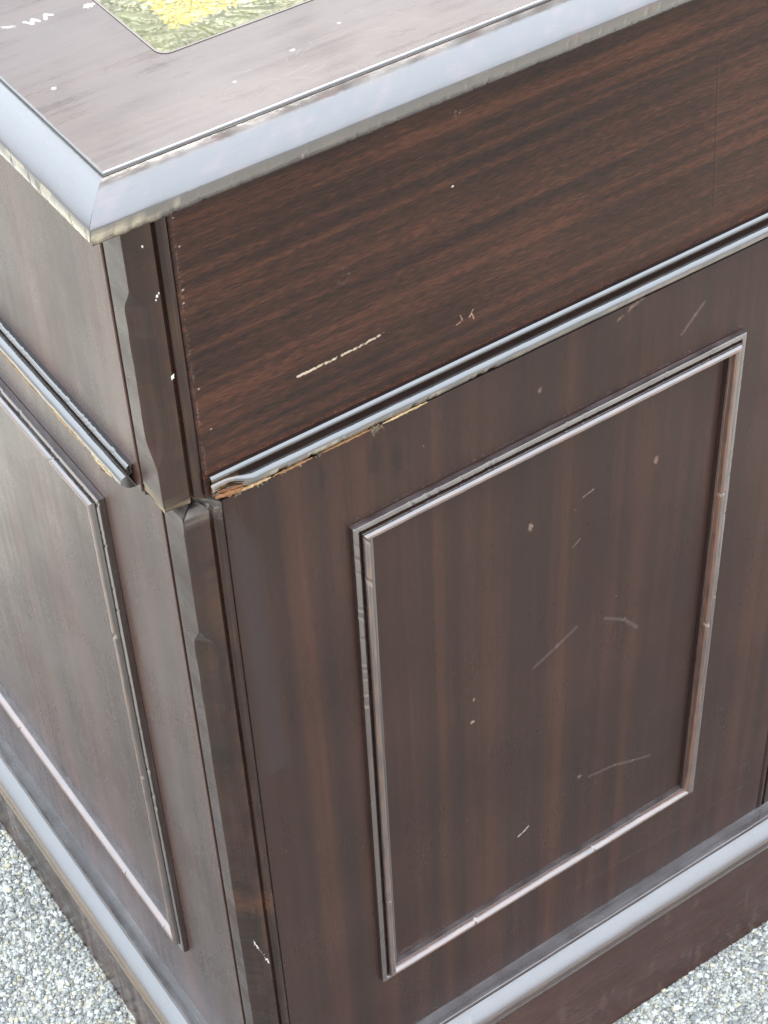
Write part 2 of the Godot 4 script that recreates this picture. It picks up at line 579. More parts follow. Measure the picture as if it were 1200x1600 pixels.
	var edge_left := func(u: float, k: int, v: float) -> Color:
		var c := lerp_c(base_tone(u, v), Color(0.028, 0.018, 0.017), 0.6)
		var n := n_mid.get_noise_2d(u * 70.0 + 40.0, k * 0.4)
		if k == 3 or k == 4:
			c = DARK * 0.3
		elif k >= 13:
			c = lerp_c(c, lerp_c(BROWN * 0.8, CREAM, 0.25 + 1.2 * n), 0.75 + 0.8 * n_mid.get_noise_2d(u * 40.0, 14.0))
			c = lerp_c(c, CREAM, sstep(0.05, 0.006, u + 0.02 * n))
		elif k == 12 and n > 0.1 and u < 0.06:
			c = lerp_c(c, CREAM, 0.7)
		return c
	var edge_dent := func(u: float, k: int) -> float:
		var f := 1.0 + 0.008 * n_mid.get_noise_2d(u * 30.0, k * 0.25)
		if k >= 13 and k <= 15:
			f -= 0.03 * sstep(0.30, 0.55, n_fine.get_noise_2d(u * 260.0, 3.0 + k * 0.3))
		return f
	var m_edge := vertex_wood(0.22, 0.9, 0.75)
	moulding("edge_moulding", top, edge_prof, [3, 4, 5], Vector3(0, TOP_Y, 0), X, Z, -Y, DESK_W, Vector2(-1, 0), Vector2(1, 0), -1.0, 0.50, edge_front, edge_dent, m_edge)
	moulding("edge_moulding", top, edge_prof, [3, 4, 5], Vector3(0, TOP_Y, 0), -Z, -X, -Y, DESK_D, Vector2(-1, 0), Vector2(1, 0), -1.0, 0.25, edge_left, edge_dent, m_edge)
	moulding("edge_moulding", top, edge_prof, [3, 4, 5], Vector3(DESK_W, TOP_Y, 0), -Z, X, -Y, DESK_D, Vector2(-1, 0), Vector2(1, 0), -1.0, -1.0, edge_left, edge_dent, m_edge)
	moulding("edge_moulding", top, edge_prof, [3, 4, 5], Vector3(0, TOP_Y, -DESK_D), X, -Z, -Y, DESK_W, Vector2(-1, 0), Vector2(1, 0), -1.0, -1.0, edge_front, edge_dent, m_edge)
	build_leather(top)

	# ---- frieze of the top section
	var carc := board("frieze", desk, Vector3(0.010, FRIEZE_B + 0.002, -0.012), X, Y, DESK_W - 0.02, 0.150, DESK_D - 0.024, m_end, Vector2(0.4, 0.4))
	var fh := TOP_Y - 0.018 - FRIEZE_B
	board("front_veneer", carc, Vector3(0.0188, FRIEZE_B, 0.0), X, Y, DESK_W - 2 * 0.0188, fh, 0.011, m_frieze, Vector2(0.42, 0.1526), Vector2(-0.0012, 0.0), 0.0004)
	board("end_veneer", carc, Vector3(0.0, FRIEZE_B, -DESK_D + 0.018), Z, Y, DESK_D - 0.018 - 0.0192, fh, 0.009, m_end, Vector2(0.58, 0.58), Vector2(0.006, 0.40), 0.0004)
	board("end_veneer", carc, Vector3(DESK_W, FRIEZE_B, -0.0186), -Z, Y, DESK_D - 0.0366, fh, 0.009, m_end, Vector2(0.58, 0.58), Vector2(0.0, 0.4), 0.0004)
	board("back_veneer", carc, Vector3(DESK_W - 0.0188, FRIEZE_B, -DESK_D), -X, Y, DESK_W - 0.0376, fh, 0.011, m_frieze, Vector2(0.42, 0.1526), Vector2.ZERO, 0.0004)
	corner_post(carc, Vector3(0, 0, 0), X, Z, FRIEZE_B + 0.0005, TOP_Y - 0.018, 0.727, 0.634, true, false)
	corner_post(carc, Vector3(DESK_W, 0, 0), -X, Z, FRIEZE_B + 0.0005, TOP_Y - 0.018, 0.727, 0.634, false, false)
	corner_post(carc, Vector3(0, 0, -DESK_D), X, -Z, FRIEZE_B + 0.0005, TOP_Y - 0.018, 0.727, 0.634, false, false)
	corner_post(carc, Vector3(DESK_W, 0, -DESK_D), -X, -Z, FRIEZE_B + 0.0005, TOP_Y - 0.018, 0.727, 0.634, false, false)
	flecks(carc, [[Vector3(0.0104, 0.7179, 0.0), 0.0006], [Vector3(0.0112, 0.7190, 0.0), 0.0004], [Vector3(0.0098, 0.7165, 0.0), 0.0004], [Vector3(0.0118, 0.6786, 0.0), 0.0009], [Vector3(0.0076, 0.7414, 0.0), 0.0005]])
	waist(carc)

	# ---- pedestals
	var ped := pedestal(desk, Vector3(PX, 0, PZ), m_panel, m_end, m_frieze)
	var ped2: Node3D = ped.duplicate()
	ped2.name = "pedestal_001"
	desk.add_child(ped2, true)
	ped2.position.x = DESK_W - PX - PED_W

func waist(parent: Node) -> void:
	var X := Vector3.RIGHT; var Y := Vector3.UP; var Z := Vector3.BACK
	var prof := [Vector2(0.0, 0.0), Vector2(0.0020, -0.0001), Vector2(0.0030, 0.0005), Vector2(0.0033, 0.0013), Vector2(0.0030, 0.0020), Vector2(0.0008, 0.0025), Vector2(0.0008, 0.0044), Vector2(0.0038, 0.0047), Vector2(0.0056, 0.0053), Vector2(0.0066, 0.0066), Vector2(0.0069, 0.0080), Vector2(0.0064, 0.0096), Vector2(0.0050, 0.0110), Vector2(0.0028, 0.0119), Vector2(0.0, 0.0123)]
	var m := vertex_wood(0.17, 0.9, 0.8)
	var look := func(u: float, k: int, v: float) -> Color:
		var c := base_tone(u, v)
		var n := n_mid.get_noise_2d(u * 90.0, k * 0.5)
		if k >= 4 and k <= 6:
			c = Color(0.050, 0.024, 0.017)
		if k >= 10:
			c = lerp_c(c, lerp_c(BROWN, TAN, 0.4 + n), 0.65 + 0.9 * n)
			c = lerp_c(c, CREAM, 0.75 * sstep(0.10, 0.45, n_fine.get_noise_2d(u * 95.0, k * 0.2)) * sstep(0.17, 0.10, u))
		if k >= 5 and u < 0.011 + 0.007 * n_fine.get_noise_2d(k * 0.6, 5.0):
			c = lerp_c(BROWN, TAN, 0.3 + 0.8 * n_fine.get_noise_2d(u * 900.0, k * 2.0))
		return c
	var dent := func(u: float, k: int) -> float:
		var f := 1.0 + 0.03 * n_mid.get_noise_2d(u * 40.0, k * 0.3)
		if k >= 7 and k <= 13:
			f *= lerpf(0.40, 1.0, sstep(0.006, 0.018, u + 0.002 * n_fine.get_noise_2d(k * 0.8, 1.0)))
		if k >= 11 and u < 0.16:
			f *= 1.0 - 0.35 * sstep(0.20, 0.55, n_fine.get_noise_2d(u * 95.0, 2.2))
		return f
	moulding("waist_moulding", parent, prof, [1, 5, 6], Vector3(0.0208, 0.6238, 0.0), X, Z, -Y, DESK_W - 0.0416, Vector2.ZERO, Vector2.ZERO, -1.0, 0.42, look, dent, m, true)
	var look2 := func(u: float, k: int, v: float) -> Color:
		var c := base_tone(u + 3.0, v)
		var n := n_mid.get_noise_2d(u * 80.0 + 9.0, k * 0.5)
		if k >= 10:
			c = lerp_c(c, lerp_c(TAN, CREAM, 0.3 + n), 0.75 + 0.5 * n)
			c = lerp_c(c, CREAM, sstep(0.022, 0.010, absf(u - 0.022)) * 0.9)
		if u < 0.0006:
			c = DARK * 0.6
		return c
	var dent2 := func(u: float, k: int) -> float:
		var f := 1.0 + 0.04 * n_mid.get_noise_2d(u * 50.0 + 7.0, k * 0.3)
		if k <= 2:
			f *= 1.0 - 0.22 * sstep(0.1, 0.5, n_fine.get_noise_2d(u * 300.0, 8.0))
		if k >= 11:
			f *= 1.0 - 0.55 * sstep(0.0, 0.4, n_fine.get_noise_2d(u * 190.0, 12.0)) * sstep(0.06, 0.03, u)
		return f
	moulding("waist_moulding", parent, prof, [1, 5, 6], Vector3(0.0, 0.6238, -0.0238), -Z, -X, -Y, DESK_D - 0.045, Vector2.ZERO, Vector2.ZERO, -1.0, 0.17, look2, dent2, m, true)
	moulding("waist_moulding", parent, prof, [1, 5, 6], Vector3(DESK_W, 0.6238, -0.0238), -Z, X, -Y, DESK_D - 0.045, Vector2.ZERO, Vector2.ZERO, -1.0, -1.0, look2, no_dent, m, true)
	splinter(parent, Vector3(0.0212, 0.6135, 0.0035), Vector3(0.0330, 0.6142, 0.0056), 0.0017, Color(0.15, 0.070, 0.033), 71)
	splinter(parent, Vector3(0.0225, 0.6162, 0.0036), Vector3(0.0340, 0.6158, 0.0062), 0.0009, Color(0.12, 0.055, 0.028), 76)
	splinter(parent, Vector3(0.0290, 0.6122, 0.0042), Vector3(0.0460, 0.6131, 0.0062), 0.0009, Color(0.26, 0.165, 0.085), 72)
	splinter(parent, Vector3(0.0470, 0.6127, 0.0058), Vector3(0.0660, 0.6131, 0.0062), 0.0007, Color(0.17, 0.090, 0.044), 73)
	splinter(parent, Vector3(0.0700, 0.6130, 0.0061), Vector3(0.0980, 0.6132, 0.0063), 0.0006, Color(0.15, 0.078, 0.038), 74)
	splinter(parent, Vector3(0.1010, 0.6131, 0.0063), Vector3(0.1240, 0.6133, 0.0063), 0.0006, Color(0.28, 0.190, 0.100), 75)
	splinter(parent, Vector3(-0.0060, 0.6130, -0.0330), Vector3(-0.0062, 0.6132, -0.0500), 0.0008, Color(0.34, 0.240, 0.125), 77)
	splinter(parent, Vector3(-0.0062, 0.6131, -0.0560), Vector3(-0.0063, 0.6133, -0.0900), 0.0006, Color(0.24, 0.145, 0.070), 78)
	splinter(parent, Vector3(-0.0062, 0.6131, -0.0960), Vector3(-0.0063, 0.6133, -0.1400), 0.0006, Color(0.20, 0.120, 0.060), 79)
	# torn fibres hanging from the underside of the moulding
	fibres(parent, Vector3(0.0970, 0.6130, 0.0062), 34, 0.0040, 3)
	fibres(parent, Vector3(0.0400, 0.6120, 0.0040), 16, 0.0028, 4)
	fibres(parent, Vector3(0.0310, 0.6115, 0.0040), 12, 0.0026, 5)
	for q in [[0.0345, 0.0042], [0.0450, 0.0046], [0.0520, 0.0050], [0.0600, 0.0054], [0.0700, 0.0056]]:
		fibres(parent, Vector3(q[0], 0.6116, q[1] - 0.001), 14, 0.0022, int(q[0] * 10000.0))
	fibres(parent, Vector3(-0.0042, 0.6120, -0.0420), 12, 0.0050, 6)

# long slivers of bare wood torn along the edge of a moulding
func splinter(parent: Node, a: Vector3, b: Vector3, rad: float, c: Color, sd: int) -> void:
	var r := RandomNumberGenerator.new()
	r.seed = sd
	var rows := []; var cols := []
	var n := maxi(6, int(a.distance_to(b) / 0.0012))
	var ax := (b - a).normalized()
	var s1 := ax.cross(Vector3.UP).normalized()
	for i in n + 1:
		var t := float(i) / n
		var row := PackedVector3Array(); var cr := PackedColorArray()
		var w := rad * (0.15 + 1.0 * pow(sin(PI * clampf(t * 0.96 + 0.02, 0.0, 1.0)), 0.5)) * r.randf_range(0.55, 1.15)
		var mid := a.lerp(b, t) + Vector3(0, r.randfn() * 0.00012, 0)
		for k in 7:
			var an := TAU * (k % 6) / 6.0
			row.append(mid + s1 * cos(an) * w * 0.7 + Vector3.UP * sin(an) * w)
			cr.append(lerp_c(c * 0.7, c * 1.25, r.randf()))
		rows.append(row); cols.append(cr)
	var m := StandardMaterial3D.new()
	m.vertex_color_use_as_albedo = true
	m.roughness = 0.85
	m.metallic_specular = 0.2
	var o := add_named("splinter", grid_mesh(rows, cols, [1, 2, 3, 4, 5], Vector3.UP), m, parent)
	o.set_meta("label", "bare tan sliver of torn wood")

func fibres(parent: Node, at: Vector3, count: int, reach: float, sd: int) -> void:
	var r := RandomNumberGenerator.new()
	r.seed = sd
	var st := SurfaceTool.new()
	st.begin(Mesh.PRIMITIVE_TRIANGLES)
	for i in count:
		var p := at + Vector3(r.randfn() * reach * 0.35, r.randfn() * 0.0004, r.randfn() * 0.0006)
		var d := Vector3(r.randfn() * 0.9, r.randfn() * 0.7 - 0.35, 0.4 + r.randf()).normalized()
		var rad := r.randf_range(0.00010, 0.00042)
		var c := lerp_c(TAN, CREAM, r.randf())
		var pts := []
		for k in 5:
			pts.append(p)
			p += d * reach * r.randf_range(0.10, 0.22)
			d = (d + Vector3(r.randfn(), r.randfn() - 0.3, r.randfn()) * 0.45).normalized()
		for k in 4:
			var a: Vector3 = pts[k]; var b: Vector3 = pts[k + 1]
			var t := (b - a).normalized()
			var s := t.cross(Vector3(0.3, 0.9, 0.2)).normalized()
			var s2 := t.cross(s)
			var ra := rad * (1.0 - k * 0.2); var rb := rad * (0.8 - k * 0.2) + 0.00002
			for j in 3:
				var d1 := s * cos(TAU * j / 3.0) + s2 * sin(TAU * j / 3.0)
				var d2 := s * cos(TAU * (j + 1) / 3.0) + s2 * sin(TAU * (j + 1) / 3.0)
				for q in [[a + d1 * ra, d1], [b + d1 * rb, d1], [b + d2 * rb, d2], [a + d1 * ra, d1], [b + d2 * rb, d2], [a + d2 * ra, d2]]:
					st.set_normal(q[1]); st.set_color(c); st.add_vertex(q[0])
	var o := add_named("torn_wood_fibre", st.commit(), vertex_wood(0.8), parent)
	o.set_meta("label", "pale torn wood fibres")

# specks and a dragged scratch of pale paint: small flattened drops of their own
func flecks(parent: Node, drops: Array) -> void:
	var st := SurfaceTool.new()
	st.begin(Mesh.PRIMITIVE_TRIANGLES)
	for d in drops:
		var c: Vector3 = d[0]
		var rad: float = d[1]
		var lean := Vector3(rng.randfn(), rng.randfn(), 0.0) * rad * 0.5
		var tip := c + Vector3(0, 0, rad * 0.45)
		for j in 6:
			var a := c + Vector3(cos(TAU * j / 6.0) * rad * rng.randf_range(0.7, 1.2), sin(TAU * j / 6.0) * rad * 1.3, 0.0) + lean * (j % 2)
			var b := c + Vector3(cos(TAU * (j + 1) / 6.0) * rad, sin(TAU * (j + 1) / 6.0) * rad * 1.3, 0.0) + lean * ((j + 1) % 2)
			for p in [tip, b, a]:
				st.set_color(Color(0.40, 0.37, 0.32)); st.set_normal((p - c + Vector3(0, 0, rad)).normalized()); st.set_uv(Vector2.ZERO); st.add_vertex(p)
	var m := StandardMaterial3D.new()
	m.vertex_color_use_as_albedo = true
	m.roughness = 0.7
	var o := add_named("paint_fleck", st.commit(), m, parent)
	o.set_meta("label", "specks of pale paint")
	o.set_meta("kind", "stuff")

# The chamfered corner post: a groove on the end side, a chamfer with stops, and a bead on the front side.
func corner_post(parent: Node, at: Vector3, right: Vector3, front: Vector3, y0: float, y1: float, stop_hi: float, stop_lo: float, fine: bool, lower: bool) -> MeshInstance3D:
	var rows := []; var cols := []
	var y := y0
	var step := 0.0009 if fine else 0.008
	var ys := PackedFloat32Array()
	while y < y1:
		ys.append(y); y += step
	ys.append(y1)
	var nk := 0
	for i in ys.size():
		y = ys[i]
		# the stop sweeps in over 14 mm
		var c := 0.0067 * sstep(stop_hi, stop_hi - 0.016, y) * sstep(stop_lo, stop_lo + 0.016, y)
		c = maxf(c, 0.0004) * (1.0 + 0.10 * n_fine.get_noise_2d(y * 40.0, 2.0))
		var cr := c * (1.0 if not lower else 1.03)
		var pr := [Vector2(0.0070, -0.0200), Vector2(0.0042, -0.0200), Vector2(0.0040, -0.0172), Vector2(0.0002, -0.0168), Vector2(0.0, -0.0164), Vector2(0.0, -c - 0.0002), Vector2(0.0001, -c), Vector2(cr * 0.5 + 0.0001, -c * 0.5 - 0.0001), Vector2(cr, -0.0001), Vector2(cr + 0.0003, 0.0), Vector2(0.0116, 0.0), Vector2(0.0121, -0.0004), Vector2(0.0123, -0.0016), Vector2(0.0134, -0.0018), Vector2(0.0139, -0.0008), Vector2(0.0148, 0.0003), Vector2(0.0162, 0.0006), Vector2(0.0175, 0.0003), Vector2(0.0184, -0.0004), Vector2(0.0190, -0.0006), Vector2(0.0190, -0.0060)]
		nk = pr.size()
		var row := PackedVector3Array(); var cr2 := PackedColorArray()
		var top_d := y1 - y
		var bot_d := y - y0
		for k in nk:
			var p: Vector2 = pr[k]
			var yy := y
			var col := lerp_c(Color(0.022, 0.0105, 0.0080), Color(0.048, 0.0205, 0.0145), 0.5 + 0.6 * n_mid.get_noise_2d(y * 9.0, k * 0.25))
			var en := n_fine.get_noise_2d(y * 300.0, k * 0.8)
			if k <= 5:
				col = lerp_c(Color(0.046, 0.026, 0.0205), Color(0.060, 0.032, 0.025), 0.5 + n_fine.get_noise_2d(y * 24.0, 3.0))  # end-side strip coloured lighter, standing in for its grazing reflection
			if k == 10 or k == 11:
				col = lerp_c(col, BROWN, 0.25 + 0.5 * n_mid.get_noise_2d(y * 60.0, 1.0))
			if k == 6:
				col = lerp_c(col, BROWN, 0.25)
			if k == 15 or k == 16:
				col = lerp_c(col, BROWN, 0.10 + 0.5 * n_mid.get_noise_2d(y * 25.0, 6.0))
			if k == 2 or k == 1:
				col = DARK * 0.5
			if fine and not lower:
				# chipped foot of the upper post, raw cream wood at its outer corner
				var nn := n_fine.get_noise_2d(y * 160.0, k * 0.55)
				var chip := sstep(0.0085, 0.002, bot_d + 0.006 * nn) if (k >= 4 and k <= 9) else sstep(0.0035, 0.001, bot_d + 0.004 * nn)
				if k >= 4 and k <= 18:
					col = lerp_c(col, lerp_c(TAN, CREAM, 0.5 + 1.5 * en), chip * (0.95 if k < 8 else 0.5))
					p -= Vector2(-0.0016, 0.0016) * chip * (0.4 + 0.6 * absf(nn)) * (1.0 if (k >= 5 and k <= 8) else 0.35)
					yy += 0.0030 * sstep(0.003, 0.0, bot_d) * (0.5 + n_fine.get_noise_2d(k * 0.9, 4.0))
				if k >= 7 and k <= 10 and y < 0.716 and y > 0.700:
					col = lerp_c(col, Color(0.045, 0.022, 0.016), 0.6)
			if fine and lower:
				var nn := n_fine.get_noise_2d(y * 130.0 + 5.0, k * 0.6)
				var chip := sstep(0.010, 0.001, top_d + 0.007 * nn)
				if k >= 4 and k <= 18:
					col = lerp_c(col, lerp_c(Color(0.07, 0.05, 0.042), Color(0.20, 0.16, 0.135), 0.5 + 1.4 * en), chip * 0.8)
					p -= Vector2(-0.0012, 0.0012) * chip * (0.5 + 0.5 * nn)
					yy -= 0.0020 * sstep(0.003, 0.0, top_d) * (0.5 + n_fine.get_noise_2d(k * 0.9, 9.0))
				if k >= 7 and k <= 10 and y > 0.545:
					col = lerp_c(col, Color(0.042, 0.018, 0.0145), 0.5 + n_mid.get_noise_2d(y * 70.0, k * 0.4))
				# the rubbed orange patch near the foot
				if k >= 4:
					col = lerp_c(col, Color(0.11, 0.042, 0.018), 0.8 * sstep(0.012, 0.003, absf(y - (0.342 - 0.0006 * k) + 0.004 * nn)) * (0.6 + en))
			row.append(at + right * p.x + front * p.y + Vector3(0, yy, 0))
			cr2.append(col)
		rows.append(row); cols.append(cr2)
	# close the ends with broken, uneven end grain
	for e in 2:
		var src: PackedVector3Array = rows[0 if e == 0 else rows.size() - 1]
		var into := at + right * 0.010 - front * 0.010
		for ring in [[0.12, 0.0006], [0.35, 0.0012], [0.65, 0.0010], [0.95, 0.0]]:
			var row := PackedVector3Array(); var cr3 := PackedColorArray()
			for k in nk:
				var q := src[k]
				var g := n_fine.get_noise_3d(q.x * 420.0, q.z * 420.0, ring[0] * 4.0 + e * 9.0)
				row.append(Vector3(lerpf(q.x, into.x, ring[0]), q.y + ring[1] * (g + (0.3 if e == 1 else 0.0)), lerpf(q.z, into.z, ring[0])))
				cr3.append(lerp_c(Color(0.050, 0.038, 0.032), Color(0.30, 0.25, 0.21), 0.5 + 1.3 * g))
			if e == 0:
				rows.push_front(row); cols.push_front(cr3)
			else:
				rows.append(row); cols.append(cr3)
	var o := add_named("corner_post", grid_mesh(rows, cols, [1, 2, 5, 8, 11, 13], (front - right)), wood_v, parent)
	return o

func frame(parent: Node, o: Vector3, right: Vector3, up: Vector3, w: float, h: float, fine: bool, sd: float) -> void:
	# o: the lower left outer corner; a mitred moulding on all four sides
	var out := right.cross(up).normalized()
	var prof := [Vector2(0.0, 0.0), Vector2(0.0030, 0.0001), Vector2(0.0035, 0.0006), Vector2(0.0035, 0.0026), Vector2(0.0031, 0.0031), Vector2(0.0018, 0.0034), Vector2(0.0018, 0.0040), Vector2(0.0044, 0.0043), Vector2(0.0058, 0.0050), Vector2(0.0064, 0.0060), Vector2(0.0061, 0.0071), Vector2(0.0048, 0.0079), Vector2(0.0026, 0.0083), Vector2(0.0024, 0.0087), Vector2(0.0030, 0.0090), Vector2(0.0030, 0.0101), Vector2(-0.0004, 0.0102)]
	var m := vertex_wood(0.17, 0.7, 0.85)
	for s in 4:
		var dir := right; var down := -up; var at := o + up * h; var length := w
		if s == 1:
			down = up; at = o; length = w
		elif s == 2:
			dir = up; down = right; at = o; length = h
		elif s == 3:
			dir = up; down = -right; at = o + right * w; length = h
		var off := sd + s * 13.0
		var side := s
		var look := func(u: float, k: int, v: float) -> Color:
			var c := lerp_c(base_tone(u + off, v), Color(0.050, 0.020, 0.014), 0.5)
			var n := n_mid.get_noise_2d(u * 55.0 + off, k * 0.4)
			if k >= 8 and k <= 12:
				c = lerp_c(c, Color(0.190, 0.076, 0.042), (0.80 if k >= 10 else 0.55) + 0.6 * n)
			if (side == 0 and k <= 2) or (side == 1 and k >= 13):
				c = lerp_c(c, Color(0.15, 0.115, 0.108), 0.5 + 0.6 * n)
			elif k == 2 or k == 3:
				c = lerp_c(c, Color(0.110, 0.046, 0.028), 0.5 + 0.5 * n)
			if k >= 8 and k <= 11 and n_fine.get_noise_2d(u * 60.0 + off * 3.0, 0.0) > 0.56:
				c = lerp_c(c, Color(0.17, 0.09, 0.065), 0.8)
			if side == 1 and absf(u - 0.157) < 0.006 and k >= 8 and k <= 11 and sd < 1.0:
				c = lerp_c(c, Color(0.20, 0.10, 0.078), 0.85)
			return c
		var dent := func(u: float, k: int) -> float:
			var f := 1.0 + 0.025 * n_mid.get_noise_2d(u * 30.0 + off, k * 0.3)
			if k >= 8 and k <= 11 and n_fine.get_noise_2d(u * 60.0 + off * 3.0, 0.0) > 0.54:
				f *= 0.86
			if k <= 3:
				f *= 1.0 - 0.14 * sstep(0.25, 0.6, n_fine.get_noise_2d(u * 200.0 + off, 3.0))
			return f
		moulding("panel_moulding", parent, prof, [1, 3, 5, 6, 12, 15], at, dir, out, down, length, Vector2(0, 1), Vector2(0, -1), -1.0 if fine else 9.0, 9.0, look, dent, m)

func pedestal(desk: Node, at: Vector3, m_panel: Material, m_end: Material, m_dark: Material) -> Node3D:
	var X := Vector3.RIGHT; var Y := Vector3.UP; var Z := Vector3.BACK
	var yb := 0.1155
	var yt := 0.6085
	var ped := board("pedestal", desk, Vector3(0.010, 0.01, -0.012), X, Y, PED_W - 0.020, yt - 0.0115, PED_D - 0.024, m_end, Vector2(0.58, 0.58))
	ped.position = at
	# faces of the carcass
	board("front_panel", ped, Vector3(0.0188, yb, 0.0), X, Y, PED_W - 0.0376, yt - yb, 0.011, m_panel, Vector2(0.348, 0.5325), Vector2.ZERO, 0.0003)
	board("end_panel", ped, Vector3(0.0, yb, -PED_D + 0.0186), Z, Y, PED_D - 0.0378, yt - yb, 0.009, m_end, Vector2(0.58, 0.58), Vector2(0.0, 0.0), 0.0003)
	board("inner_panel", ped, Vector3(PED_W, yb, -0.0186), -Z, Y, PED_D - 0.0372, yt - yb, 0.009, m_end, Vector2(0.58, 0.58), Vector2(0.0, 0.0), 0.0003)
	board("back_panel", ped, Vector3(PED_W - 0.0188, yb, -PED_D), -X, Y, PED_W - 0.0376, yt - yb, 0.011, m_panel, Vector2(0.348, 0.5325), Vector2.ZERO, 0.0003)
	corner_post(ped, Vector3(0, 0, 0), X, Z, yb, yt - 0.001, 0.545, 0.165, true, true)
	corner_post(ped, Vector3(PED_W, 0, 0), -X, Z, yb, yt - 0.001, 0.545, 0.165, false, true)
	corner_post(ped, Vector3(0, 0, -PED_D), X, -Z, yb, yt - 0.001, 0.545, 0.165, false, true)
	corner_post(ped, Vector3(PED_W, 0, -PED_D), -X, -Z, yb, yt - 0.001, 0.545, 0.165, false, true)
	var drops := []
	for j in 22:
		var t := j / 21.0
		drops.append([Vector3(lerpf(0.0040, 0.0112, t) + rng.randfn() * 0.0002, lerpf(0.3080, 0.2815, t), -0.0001), (0.00022 + 0.0003 * rng.randf()) * (1.0 if t < 0.75 else 1.7)])
	flecks(ped, drops)
	# applied mouldings round the panels
	frame(ped, Vector3(0.0835 - PX, 0.2071, 0.0002), X, Y, 0.2275, 0.3531, true, 0.0)
	frame(ped, Vector3(-0.0002, 0.2074, -PED_D + 0.0787), Z, Y, PED_D - 0.0787 - 0.0787, 0.3540, true, 60.0)
	# base moulding and plinth
	var prof := [Vector2(0.0, 0.0), Vector2(0.0084, 0.0004), Vector2(0.0089, 0.0008), Vector2(0.0090, 0.0020), Vector2(0.0096, 0.0021), Vector2(0.0120, 0.0028), Vector2(0.0155, 0.0045), Vector2(0.0182, 0.0070), Vector2(0.0198, 0.0102), Vector2(0.0202, 0.0135), Vector2(0.0192, 0.0168), Vector2(0.0168, 0.0196), Vector2(0.0130, 0.0214), Vector2(0.0085, 0.0220), Vector2(0.0060, 0.0222)]
	var m := vertex_wood(0.21, 0.8, 0.7)
	var look_front := func(u: float, k: int, v: float) -> Color:
		var c := lerp_c(base_tone(u + 21.0, v), Color(0.055, 0.022, 0.018), 0.6)
		var n := n_mid.get_noise_2d(u * 40.0 + 70.0, k * 0.3)
		if k >= 8 and k <= 11:
			c = lerp_c(c, Color(0.075, 0.030, 0.022), 0.5 + 0.8 * n)
		if k <= 1:
			c = lerp_c(c, Color(0.15, 0.13, 0.13), 0.75 + 0.5 * n)
		if k >= 6 and k <= 9 and n_fine.get_noise_2d(u * 90.0, 17.0) > 0.5:
			c = lerp_c(c, Color(0.16, 0.09, 0.07), 0.7)
		return c
	var look_end := func(u: float, k: int, v: float) -> Color:
		var c := base_tone(u + 33.0, v)
		var n := n_mid.get_noise_2d(u * 30.0 + 90.0, k * 0.3)
		if k >= 7:
			c = lerp_c(c, Color(0.27, 0.155, 0.075), sstep(6.0, 9.0, k) * (0.85 + 0.25 * n))
		if k <= 1:
			c = lerp_c(c, Color(0.13, 0.115, 0.112), 0.75 + 0.5 * n)
		if k >= 11 and n_fine.get_noise_2d(u * 150.0, 27.0) > 0.62:
			c = lerp_c(c, CREAM, 0.7)
		return c
	var y_m := 0.1388
	moulding("base_moulding", ped, prof, [1, 3, 4, 13], Vector3(0, y_m, 0), X, Z, -Y, PED_W, Vector2(-1, 0), Vector2(1, 0), 0.0, 9.0, look_front, no_dent, m)
	moulding("base_moulding", ped, prof, [1, 3, 4, 13], Vector3(0, y_m, 0), -Z, -X, -Y, PED_D, Vector2(-1, 0), Vector2(1, 0), 0.05, 0.42, look_end, no_dent, m)
	moulding("base_moulding", ped, prof, [1, 3, 4, 13], Vector3(PED_W, y_m, 0), -Z, X, -Y, PED_D, Vector2(-1, 0), Vector2(1, 0), 9.0, 9.0, look_end, no_dent, m)
	moulding("base_moulding", ped, prof, [1, 3, 4, 13], Vector3(0, y_m, -PED_D), X, -Z, -Y, PED_W, Vector2(-1, 0), Vector2(1, 0), 9.0, 9.0, look_end, no_dent, m)
	var p := 0.006
	m_dark = plinth_wood
	var ph := y_m - 0.0221
	board("plinth", ped, Vector3(-p + 0.0002, 0.0, p), X, Y, PED_W + 2 * p - 0.0004, ph, 0.018, m_dark, Vector2(0.42, 0.1526), Vector2(0.0, 0.02))
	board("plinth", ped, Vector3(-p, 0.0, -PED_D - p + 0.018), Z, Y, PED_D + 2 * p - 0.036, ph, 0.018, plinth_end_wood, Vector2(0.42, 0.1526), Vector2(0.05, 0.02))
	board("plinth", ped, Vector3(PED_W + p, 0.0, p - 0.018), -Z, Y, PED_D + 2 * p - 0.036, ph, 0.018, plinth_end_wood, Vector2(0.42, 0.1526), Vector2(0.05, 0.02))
	board("plinth", ped, Vector3(PED_W + p, 0.0, -PED_D - p), -X, Y, PED_W + 2 * p - 0.0004, ph, 0.018, m_dark, Vector2(0.42, 0.1526), Vector2(0.0, 0.02))
	return ped

